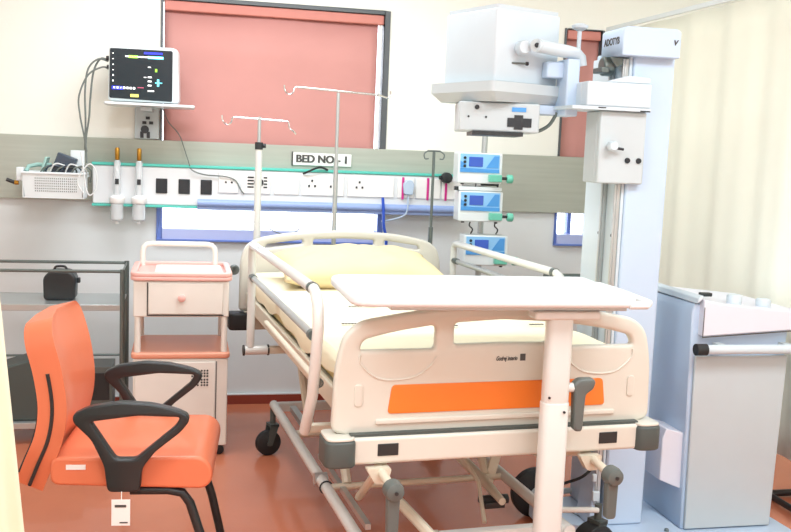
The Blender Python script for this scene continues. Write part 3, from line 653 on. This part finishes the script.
# ------------------------------------------------------------------ infusion pumps on a stand
st = thing('pump_stand', 'steel drip stand carrying the stack of infusion pumps', 'stand', (1.632, -.40, 0))
part('pole', 'brushed_steel', st, lambda b: b.cyl((0, 0, .09), (0, 0, 1.70), .0165, 16))
part('base_legs', 'brushed_steel', st, lambda b: [b.cyl((0, 0, .1), (.27*math.cos(a), .27*math.sin(a), .065), .014, 10) for a in [i*2*PI/5+.3 for i in range(5)]])
for i in range(5):
    a = i*2*PI/5+.3; x, y = .27*math.cos(a), .27*math.sin(a)
    part('castor', 'black_rubber', st, lambda b: (b.lathe([(.022, -.01), (.027, -.008), (.027, .008), (.022, .01)], (x, y, .027), 'y', 16), b.cyl((x, y, .03), (x, y, .07), .007, 8)))
def pump():
    t = thing('infusion_pump', '', 'infusion pump', (0, 0, 0), math.radians(-4), 'infusion pumps on the stand')
    part('housing', 'machine_white', t, lambda b: b.prism(rnd([(-.122, 0), (.122, 0), (.122, .165), (-.122, .165)], .01), 'y', -.07, .06), bevel=.005)
    f = part('front_panel', 'pump_lightblue', t, lambda b: b.box(-.112, .105, -.0735, -.0705, .058, .158))
    part('panel_print', 'pump_blue', f, lambda b: (b.prism([(-.112, .06), (.105, .06), (.105, .078), (-.112, .082)], 'y', -.0755, -.0737), b.prism([(.03, .085), (.075, .15), (.10, .15), (.10, .085)], 'y', -.0755, -.0737), b.prism([(-.112, .085), (-.08, .085), (-.08, .1), (-.112, .12)], 'y', -.0755, -.0737)), smooth=False)
    part('display', 'lcd_blue', f, lambda b: b.box(-.065, .012, -.0765, -.0738, .09, .142), bevel=.002)
    part('buttons', 'socket_dark', f, lambda b: [b.lathe([(.008, -.078), (.008, -.0738)], (-.088, 0, .092+.022*k), 'y', 10) for k in range(3)])
    part('syringe_clamp', 'pump_green', t, lambda b: (b.box(.045, .115, -.105, -.0705, .012, .05), b.lathe([(.02, .0), (.024, .005), (.024, .03), (.018, .034)], (.145, -.085, .03), 'x', 14)), bevel=.004)
    part('plunger_rod', 'black_plastic', t, lambda b: b.cyl((.10, -.088, .032), (.146, -.088, .032), .008, 10))
    part('feet', 'black_rubber', t, lambda b: (b.box(-.1, -.085, -.06, -.045, -.008, -.0003), b.box(.085, .1, -.06, -.045, -.008, -.0003)))
    part('rear_clamp', 'dark_steel', t, lambda b: b.box(-.03, .03, .0605, .075, .05, .11))
    return t
p1 = pump(); p1.location = (1.565, -.50, 1.352); p1['label'] = 'white and blue infusion pump at the top of the stand'
p2 = copy_tree(p1); p2.location = (1.578, -.50, 1.145); p2['label'] = 'white and blue infusion pump in the middle of the stand'
p3 = copy_tree(p1); p3.location = (1.62, -.50, .905); p3['label'] = 'white and blue infusion pump lowest on the stand'
sy = thing('syringe_driver', 'slim white syringe driver lying on top of the middle pump', 'syringe driver', (1.575, -.5, 1.312), math.radians(-4))
part('cradle', 'machine_white', sy, lambda b: b.box(-.12, .12, -.06, .04, .0, .022), bevel=.004)
part('syringe', 'clear_plastic', sy, lambda b: b.cyl((-.1, -.045, .034), (.0, -.045, .034), .011, 12))
part('plunger', 'black_plastic', sy, lambda b: (b.cyl((.0, -.045, .034), (.1, -.045, .034), .006, 10), b.cyl((.095, -.045, .034), (.1, -.045, .034), .014, 12), b.cyl((-.03, -.045, .034), (-.024, -.045, .034), .013, 12), b.box(-.14, -.12, -.05, -.02, .0, .02)))
for dx in (-.07, .075):
    cable('pump_tube', [(1.60+dx, -.53, 1.14), (1.595+dx, -.535, 1.12), (1.615+dx, -.53, 1.10), (1.605+dx, -.53, 1.075)], .004, 'black_rubber', 'short dark tube linking the middle and lowest pumps', 'tube', 'tubes between the lower pumps')

# ------------------------------------------------------------------ overbed table
ot = thing('overbed_table', 'white overbed table on a thick column in front of the footboard', 'overbed table', (1.12, -2.835, 0.0))
ox = -1.107; oy = 2.835
top = rnd([(.45+ox, -2.93+oy), (1.315+ox, -2.93+oy), (1.345+ox, -2.46+oy), (.45+ox, -2.46+oy)], [.07, .03, .03, .07], 8)
part('table_top', 'machine_white', ot, lambda b: b.curve([top], .034, .012, Matrix.Translation((0, 0, 1.083)), res=3))
part('end_handle', 'machine_white', ot, lambda b: b.tube([(1.29+ox, -2.925+oy, 1.075), (1.345+ox, -2.925+oy, 1.075), (1.365+ox, -2.90+oy, 1.077), (1.37+ox, -2.7+oy, 1.08), (1.365+ox, -2.54+oy, 1.08), (1.34+ox, -2.52+oy, 1.08)], .012, 10))
part('top_channel', 'brushed_steel', ot, lambda b: b.box(.575+ox, 1.315+ox, -2.86+oy, -2.80+oy, 1.047, 1.0655), bevel=.002)
part('mount_bracket', 'tube_white', ot, lambda b: b.box(-.09, .12, -.035, .035, 1.02, 1.0465), bevel=.006)
part('upper_column', 'tube_white', ot, lambda b: b.curve([rnd([(-.041, -.028), (.041, -.028), (.041, .028), (-.041, .028)], .025)], .29, 0.002, Matrix.Translation((0, 0, .88))))
part('lower_column', 'tube_white', ot, lambda b: b.curve([rnd([(-.0435, -.030), (.0435, -.030), (.0435, .030), (-.0435, .030)], .027)], .70, .002, Matrix.Translation((0, 0, .41))))
part('column_screw', 'black_plastic', ot, lambda b: (b.lathe([(.004, -.036), (.004, -.031)], (.02, 0, .735), 'y', 8), b.lathe([(.004, -.033), (.004, -.0285)], (-.03, 0, .78), 'y', 8)))
LT = Matrix.Translation((-.008, 0, .022))
lv = part('height_lever', 'grey_plastic', ot, lambda b: (b.curve([rnd([(.062, .795), (.082, .812), (.128, .812), (.135, .80), (.128, .778), (.104, .762), (.10, .655), (.095, .645), (.077, .645), (.070, .655), (.066, .76)], .009, 4)], .036, .008, LT @ plan_xz(-.0))))
part('lever_stub', 'tube_white', lv, lambda b: b.cyl((.03, 0, .804), (.067, 0, .804), .015, 14))
part('foot_bar', 'tube_white', ot, lambda b: (b.box(-.045, .045, -.3, .35, .045, .075), b.box(-.35, .35, -.32, -.27, .045, .075)), bevel=.006)
for x, y in ((-.33, -.295), (.33, -.295), (0, .33)):
    part('castor', 'black_rubber', ot, lambda b: b.lathe([(.018, -.01), (.023, -.008), (.023, .008), (.018, .01)], (x, y, .0225), 'y', 16))

# ------------------------------------------------------------------ mobile x-ray machine
xr = thing('mobile_xray_unit', 'pale blue mobile x-ray machine with tall column and overhanging tube head', 'x-ray machine', (1.70, -2.03, 0))
X0, Y0 = 1.70, -2.03
def P_(name, m_, fn, par=None, **k):
    b = MB().m(m_); fn(b)
    b.v = [(x-X0, y-Y0, z) for x, y, z in b.v]
    return b.build(name, par or xr, **k)
P_('base_plate', 'machine_blue', lambda b: (b.prism(rnd([(1.61, -2.62), (1.61, -2.22), (1.42, -2.12), (1.42, -1.905), (1.9, -1.82), (1.93, -2.62)], .02), 'z', .02, .08), b.prism([(1.9, -2.60), (1.9, -1.7), (2.40, -1.62), (2.42, -2.3), (2.1, -2.60)], 'z', .02, .05)), bevel=.004)
P_('base_seam', 'socket_dark', lambda b: b.add([(1.50, -1.92, .0812), (1.505, -1.92, .0812), (1.623, -2.25, .0812), (1.618, -2.25, .0812)], [(0, 1, 2, 3)]))
for xb, yb in ((1.58, -2.03), (1.575, -2.14), (1.85, -2.28), (1.81, -2.33)): P_('base_bolt', 'dark_steel', lambda b: b.lathe([(.009, .0803), (.009, .088), (.006, .091)], (xb, yb, 0), 'z', 8))
P_('column', 'machine_blue', lambda b: b.box(1.62, 1.785, -2.2, -1.86, .0805, 1.92), bevel=.008)
P_('column_side_cover', 'unit_white', lambda b: b.box(1.607, 1.6195, -2.19, -1.86, .30, 1.90), bevel=.003)
for y0 in (-2.185, -2.07):
    g = P_('guide_rail', 'brushed_steel', lambda b: (b.box(1.592, 1.6065, y0, y0+.03, .16, 1.88), b.box(1.583, 1.5915, y0, y0+.008, .16, 1.88)), bevel=.002)
    P_('rail_bolts', 'socket_dark', lambda b: [b.lathe([(.006, 1.588), (.006, 1.5915)], (0, y0+.02, z), 'x', 8) for z in (.5, .8, 1.02, 1.22)], par=g)
cp = P_('column_cap', 'machine_blue', lambda b: b.prism(rnd([(1.548, 1.885), (1.778, 1.885), (1.778, 1.98), (1.763, 1.99), (1.563, 1.99), (1.548, 1.98)], .005, 2), 'y', -2.245, -2.06), bevel=.006)
b = MB().m('print_dark'); 
Tc = Matrix(((0, 0, -1, 1.5472-X0), (-1, 0, 0, -2.15-Y0), (0, 1, 0, 1.94), (0, 0, 0, 1)))
b.text('ADOTYB', .036, Tc, .0008, bold=.0008, sx=.9)
b.v = list(b.v); b.build('cap_lettering', cp, smooth=False)
b = MB().m('print_dark'); b.text('V', .026, Matrix.Translation((1.755-X0, -2.246-Y0, 1.94)) @ plan_xz(0), .0008, bold=.001, shear=.2); b.build('cap_mark', cp, smooth=False)
P_('cable_pulley', 'dark_steel', lambda b: (b.lathe([(.03, 1.52), (.036, 1.525), (.036, 1.56), (.03, 1.565)], (0, -2.13, 1.852), 'x', 18), b.prism([(1.53, 1.884), (1.60, 1.884), (1.59, 1.86), (1.56, 1.845)], 'y', -2.18, -2.10), b.box(1.50, 1.53, -2.18, -2.1, 1.825, 1.845)), bevel=.003)
ca_ = P_('carriage', 'machine_grey', lambda b: b.box(1.485, 1.668, -2.235, -2.2055, 1.418, 1.683), bevel=.006)
P_('carriage_body', 'machine_grey', lambda b: b.box(1.485, 1.58, -2.205, -2.10, 1.418, 1.683), bevel=.006)
for xb in (1.60, 1.645): P_('carriage_bolt', 'socket_dark', lambda b: b.lathe([(.009, -2.243), (.011, -2.236)], (xb, 0, 1.505), 'y', 12), par=ca_)
P_('locking_knob', 'unit_white', lambda b: (b.lathe([(.014, -2.28), (.018, -2.275), (.018, -2.25), (.01, -2.236)], (1.525, 0, 1.555), 'y', 12), b.m('socket_dark'), b.cyl((1.53, -2.26, 1.55), (1.57, -2.26, 1.545), .005, 8)), par=ca_)
P_('arm', 'unit_white', lambda b: (b.box(1.415, 1.668, -2.26, -2.205, 1.697, 1.785), b.box(1.415, 1.60, -2.206, -2.06, 1.697, 1.785)), bevel=.006)
P_('arm_top_cover', 'unit_white', lambda b: b.prism([(1.49, 1.786), (1.665, 1.786), (1.665, 1.808), (1.58, 1.812)], 'y', -2.25, -2.202), bevel=.003)
P_('arm_plate', 'unit_white', lambda b: (b.box(1.36, 1.668, -2.262, -2.06, 1.684, 1.6965), b.m('socket_dark'), b.box(1.625, 1.665, -2.264, -2.2625, 1.683, 1.688), b.box(1.46, 1.49, -2.264, -2.2625, 1.69, 1.694)), bevel=.002)
P_('yoke_block', 'machine_blue', lambda b: (b.box(1.375, 1.425, -2.16, -2.05, 1.66, 1.87), b.box(1.31, 1.38, -2.12, -2.06, 1.80, 1.86)), bevel=.006)
P_('yoke_tube', 'unit_white', lambda b: b.tube([(1.235, -2.19, 1.905), (1.38, -2.13, 1.897), (1.425, -2.11, 1.893), (1.445, -2.1, 1.88), (1.45, -2.1, 1.85)], .024, 18))
P_('tube_end_ring', 'machine_grey', lambda b: (b.cyl((1.236, -2.195, 1.905), (1.24, -2.189, 1.905), .024, 20), b.m('socket_dark'), b.cyl((1.235, -2.2, 1.905), (1.24, -2.189, 1.905), .009, 12)))
P_('brake_knob', 'unit_white', lambda b: (b.lathe([(.022, -2.165), (.026, -2.16), (.026, -2.10), (.02, -2.02)], (1.205, 0, 1.90), 'y', 16), b.m('dark_steel'), b.cyl((1.17, -2.12, 1.845), (1.23, -2.12, 1.845), .004, 8), b.m('black_plastic'), b.cyl((1.225, -2.12, 1.845), (1.235, -2.12, 1.845), .007, 8)))
P_('turning_handle', 'unit_white', lambda b: (b.cyl((1.455, -2.06, 1.86), (1.455, -2.06, 1.99), .008, 10), b.lathe([(.012, 1.985), (.03, 1.995), (.032, 2.005), (.016, 2.012)], (1.455, -2.06, 0), 'z', 20)))
# tube head
hd = math.radians(21); hc = (1.185, -1.95)
def TH(a=hd): return Matrix.Translation((hc[0], hc[1], 0)) @ Matrix.Rotation(a, 4, 'Z')
h_ = P_('tube_head', 'unit_white', lambda b: (b.curve([rnd([(-.155, -.155), (.155, -.155), (.155, .155), (-.155, .155)], .012)], .26, .004, TH() @ Matrix.Translation((0, 0, 1.905))),
   b.prism(rnd([(-.15, -.15), (.15, -.15), (.15, .15), (-.15, .15)], .012), 'z', 2.03, 2.05, TH())), bevel=0)
sk = [(-.19, 1.775), (.19, 1.775), (.19, 1.735), (.165, 1.70), (-.165, 1.70), (-.19, 1.735)]
def skirt(b):
    ring = [(.193, 1.772), (.193, 1.735), (.165, 1.702)]
    vs = []; fs = []
    for r, z in [(.15, 1.776)]+ring+[(.14, 1.702)]:
        q = rnd([(-r, -r), (r, -r), (r, r), (-r, r)], .02, 3); k = len(q); vs += [(x, y, z) for x, y in q]
    for i in range(4):
        for j in range(k): fs.append((i*k+j, i*k+(j+1) % k, (i+1)*k+(j+1) % k, (i+1)*k+j))
    fs += [tuple(range(k)), tuple(range(4*k, 5*k))]
    b.add(vs, fs, TH())
P_('head_skirt', 'machine_grey', skirt, par=xr)
ct = math.radians(-12)
def TCo(): return Matrix.Translation((1.165, -1.985, 0)) @ Matrix.Rotation(ct, 4, 'Z')
co = P_('collimator', 'machine_grey', lambda b: b.box(-.15, .15, -.12, .12, 1.592, 1.7, TCo()), bevel=.006)
P_('collimator_plate', 'black_plastic', lambda b: b.box(-.10, .09, -.13, .12, 1.578, 1.5915, TCo()), par=co)
P_('collimator_panel', 'socket_dark', lambda b: b.prism([(.03, 1.612), (.055, 1.612), (.055, 1.603), (.088, 1.603), (.088, 1.612), (.12, 1.612), (.12, 1.645), (.088, 1.645), (.088, 1.656), (.055, 1.656), (.055, 1.645), (.03, 1.645)], 'y', -.1235, -.1205, TCo()), par=co, smooth=False)
for q, (x_, z_, r_) in enumerate(((-.085, 1.68, .009), (-.115, 1.645, .004), (-.05, 1.645, .004))):
    P_('collimator_button', 'socket_dark', lambda b: b.lathe([(r_, -.124), (r_, -.1205)], (x_, 0, z_), 'y', 10, TCo()), par=co)
P_('collimator_label', 'pump_blue', lambda b: b.box(.045, .098, -.1225, -.1205, 1.668, 1.684, TCo()), par=co)
P_('head_cable', 'dark_steel', lambda b: b.tube(arc([(1.30, -2.0, 1.60), (1.33, -2.02, 1.605), (1.36, -2.05, 1.63), (1.375, -2.08, 1.675)], 6), .007, 8))
P_('head_pivot', 'machine_blue', lambda b: b.box(1.28, 1.40, -2.08, -1.98, 1.665, 1.70), bevel=.004)
# console
cs = P_('console', 'machine_blue', lambda b: b.prism([(1.955, .0505), (2.34, .0505), (2.36, .84), (2.36, .90), (1.945, .965), (1.935, .93)], 'y', -2.2, -1.70), bevel=.006)
P_('console_front_cover', 'machine_grey', lambda b: b.prism([(1.965, .055), (2.345, .055), (2.36, .76), (1.955, .76)], 'y', -2.215, -2.2005), bevel=.004)
P_('control_panel', 'machine_pale', lambda b: b.prism([(1.965, .84), (2.365, .865), (2.42, .875), (2.42, .935), (2.05, .968), (1.965, .985)], 'y', -2.235, -1.72), bevel=.005)
P_('console_edge', 'unit_white', lambda b: b.prism([(1.94, .966), (1.965, .986), (1.965, 1.0), (1.945, .99)], 'y', -2.225, -1.72), bevel=.004)
P_('panel_gap', 'print_dark', lambda b: (b.box(1.9645, 1.9665, -2.2375, -2.2352, .835, .955), b.prism([(1.965, .836), (2.365, .861), (2.365, .865), (1.965, .840)], 'y', -2.2375, -2.2352)))
P_('control_switch', 'black_plastic', lambda b: b.box(1.995, 2.04, -2.16, -2.13, .9855, 1.0), bevel=.003)
P_('control_dial', 'unit_white', lambda b: b.lathe([(.028, .955), (.03, .99), (.025, .997)], (2.13, -2.17, 0), 'z', 18))
P_('control_dial', 'unit_white', lambda b: b.lathe([(.028, .945), (.03, .974), (.025, .981)], (2.26, -2.17, 0), 'z', 18))
hb = P_('handle_bar', 'unit_white', lambda b: b.cyl((1.97, -2.262, .795), (2.47, -2.262, .795), .019, 16))
P_('handle_grip', 'black_rubber', lambda b: b.cyl((1.925, -2.262, .795), (1.9695, -2.262, .795), .023, 16), par=hb)
P_('handle_mount', 'machine_grey', lambda b: (b.box(2.02, 2.05, -2.262, -2.216, .785, .815), b.box(2.31, 2.34, -2.262, -2.216, .785, .815)), par=hb)
P_('battery_box', 'machine_pale', lambda b: b.prism([(1.86, .25), (1.86, .42), (1.8745, .46), (1.954, .44), (1.954, .21)], 'y', -2.18, -2.02), bevel=.004)
P_('column_bracket', 'machine_blue', lambda b: (b.prism([(1.565, .0805), (1.6065, .0805), (1.6065, .34), (1.59, .34)], 'y', -2.18, -2.06), b.m('unit_white'), b.box(1.565, 1.582, -2.2, -2.185, .26, .29), b.box(1.57, 1.60, -2.2, -2.185, .18, .22)), bevel=.004)
P_('wheel', 'black_rubber', lambda b: (b.lathe([(.09, -1.90), (.105, -1.89), (.105, -1.86), (.09, -1.85)], (1.46, 0, .105), 'y', 32), b.m('machine_grey'), b.lathe([(.03, -1.905), (.03, -1.85)], (1.46, 0, .105), 'y', 20), b.cyl((1.46, -1.875, .105), (1.62, -1.875, .105), .012, 10)))
P_('wheel', 'black_rubber', lambda b: (b.lathe([(.014, -2.5), (.0195, -2.495), (.0195, -2.47), (.014, -2.465)], (1.66, 0, .0198), 'y', 20)))
P_('wheel', 'black_rubber', lambda b: (b.lathe([(.09, -1.70), (.105, -1.69), (.105, -1.66), (.09, -1.65)], (2.32, 0, .105), 'y', 32))) if False else None
P_('wheel', 'black_rubber', lambda b: (b.lathe([(.014, -1.78), (.0195, -1.775), (.0195, -1.75), (.014, -1.745)], (2.3, 0, .0198), 'y', 20)))
P_('power_lead', 'black_rubber', lambda b: b.tube(arc([(1.585, -2.15, .30), (1.545, -2.14, .26), (1.50, -2.1, .225), (1.47, -2.05, .19)], 5), .006, 8))

# ------------------------------------------------------------------ small items by the right window
ss = thing('side_stand', 'low steel frame stand half hidden behind the overbed table', 'stand', (2.14, -.55, 0))
part('stand_frame', 'dark_steel', ss, lambda b: (b.tube([(-.12, -.12, .84), (.16, -.12, .84), (.16, .12, .84), (-.12, .12, .84)], .009, 8, closed=True), [b.cyl((x, y, 0), (x, y, .84), .009, 8) for x in (-.12, .16) for y in (-.12, .12)]))
part('stand_shelf', 'machine_white', ss, lambda b: b.box(-.11, .15, -.11, .11, .80, .812), bevel=.002)

# ------------------------------------------------------------------ curtains
def curtain(name, x0y0, x1y1, z0, z1, folds, amp, m_, label, lean=0, seed=1, hang=None):
    r = random.Random(seed); ph = r.random()*6
    a = Vector(x0y0); d = Vector(x1y1)-a; L = d.length; n = Vector((-d.y, d.x)).normalized()
    def f(u, v):
        w = amp*(math.sin(2*PI*folds*u+ph+.5*math.sin(5*u))+.35*math.sin(2*PI*folds*2.3*u+1))*(.45+.55*v)
        p = a+d*u+n*w
        return (p.x+lean*v, p.y, z1+(z0-z1)*v)
    b = MB().m(m_).grid(f, int(folds*16), 14)
    o = b.build(name, None, solid=.002, ang=180)
    return tag(o, label, 'curtain')
curtain('hospital_curtain', (2.46, -.12), (2.56, -3.6), .27, 2.255, 9, .018, 'curtain_cream', 'long cream curtain hanging behind the x-ray machine at the right', seed=3)
tr = thing('curtain_track', 'pale ceiling hung track carrying the right hand curtain', 'curtain track', (2.5, -1.8, 2.27))
part('track_rail', 'machine_white', tr, lambda b: b.add([(-.05, 1.7, 0), (-.03, 1.7, 0), (.075, -1.85, 0), (.055, -1.85, 0), (-.05, 1.7, .022), (-.03, 1.7, .022), (.075, -1.85, .022), (.055, -1.85, .022)], [(0, 1, 2, 3), (4, 5, 6, 7), (0, 1, 5, 4), (1, 2, 6, 5), (2, 3, 7, 6), (3, 0, 4, 7)]))
part('hanger_rod', 'machine_white', tr, lambda b: b.cyl((.062, -1.8, .022), (.062, -1.8, ZC-2.27), .004, 8))
curtain('hospital_curtain', (-1.2, -3.35), (-.565, -3.0), .02, 2.45, 5, .022, 'curtain_left', 'pale yellow green curtain edge hanging at the far left', lean=.21, seed=5)
tr = thing('curtain_track', 'ceiling track carrying the curtain at the left edge', 'curtain track', (-.83, -3.17, 2.46))
part('track_rail', 'machine_white', tr, lambda b: (b.box(-.4, .4, -.01, .01, 0, .02, Matrix.Rotation(math.atan2(.35, .65), 4, 'Z')), b.cyl((-.2, -.1, .02), (-.2, -.1, ZC-2.46), .004, 8), b.cyl((.2, .1, .02), (.2, .1, ZC-2.46), .004, 8)))

sb = thing('visitor_stool', 'black tube framed stool partly hidden behind the right curtain', 'stool', (2.95, -1.95, 0))
part('stool_frame', 'black_plastic', sb, lambda b: (b.tube([(-.33, -.16, .02), (.2, -.16, .02), (.2, .16, .02), (-.33, .16, .02)], .016, 10, closed=True), b.cyl((-.33, -.16, .15), (.2, -.16, .15), .013, 10), [b.cyl((x, y, .02), (x, y, .45), .014, 10) for x in (-.33, .2) for y in (-.16, .16)]))
part('stool_seat', 'chair_side', sb, lambda b: b.box(-.34, .21, -.18, .18, .451, .50), bevel=.015)

# ------------------------------------------------------------------ light
def area(name, loc, size, size_y, energy, rot=(0, 0, 0), col=(1, 1, 1)):
    l = bpy.data.lights.new(name, 'AREA'); l.shape = 'RECTANGLE'; l.size = size; l.size_y = size_y; l.energy = energy; l.color = col
    o = bpy.data.objects.new(name, l); C.objects.link(o); o.location = loc; o.rotation_euler = rot
    return o
LC = (.86, .94, 1)
area('ceiling_lamp', (.3, -1.3, 2.8), 1.8, .7, 34, col=LC)
area('ceiling_lamp', (1.9, -3.9, 2.8), 1.4, .9, 36, col=LC)
area('ceiling_lamp', (-.7, -3.9, 2.8), 1.4, .9, 36, col=LC)
area('ceiling_lamp', (.7, -6.2, 2.8), 1.8, .9, 50, col=LC)
area('ceiling_lamp', (3.05, -2.0, 2.8), .6, 1.6, 18, col=LC)
w = bpy.data.worlds.new('World'); bpy.context.scene.world = w; w.use_nodes = True
bg = w.node_tree.nodes['Background']; bg.inputs[0].default_value = (.86, .9, 1, 1); bg.inputs[1].default_value = 3.5

# ------------------------------------------------------------------ camera
F, PS, PT, RO, H = 950., math.radians(12.7), math.radians(6.8), math.radians(2.3), 1.5
fw = Vector((math.sin(PS)*math.cos(PT), math.cos(PS)*math.cos(PT), -math.sin(PT)))
r0 = Vector((math.cos(PS), -math.sin(PS), 0)); u0 = r0.cross(fw)
r = r0*math.cos(RO)+u0*math.sin(RO); u = u0*math.cos(RO)-r0*math.sin(RO)
cd = bpy.data.cameras.new('camera'); cam = bpy.data.objects.new('camera', cd); C.objects.link(cam)
cam.matrix_world = Matrix(((r.x, u.x, -fw.x, 0), (r.y, u.y, -fw.y, -5.507), (r.z, u.z, -fw.z, H), (0, 0, 0, 1)))
cd.sensor_width = 36; cd.lens = F/791*36; cd.clip_start = .05
sc = bpy.context.scene; sc.camera = cam
sc.view_settings.view_transform = 'Standard'; sc.view_settings.look = 'None'; sc.view_settings.gamma = 1; sc.view_settings.exposure = .58
sc.view_settings.use_curve_mapping = False
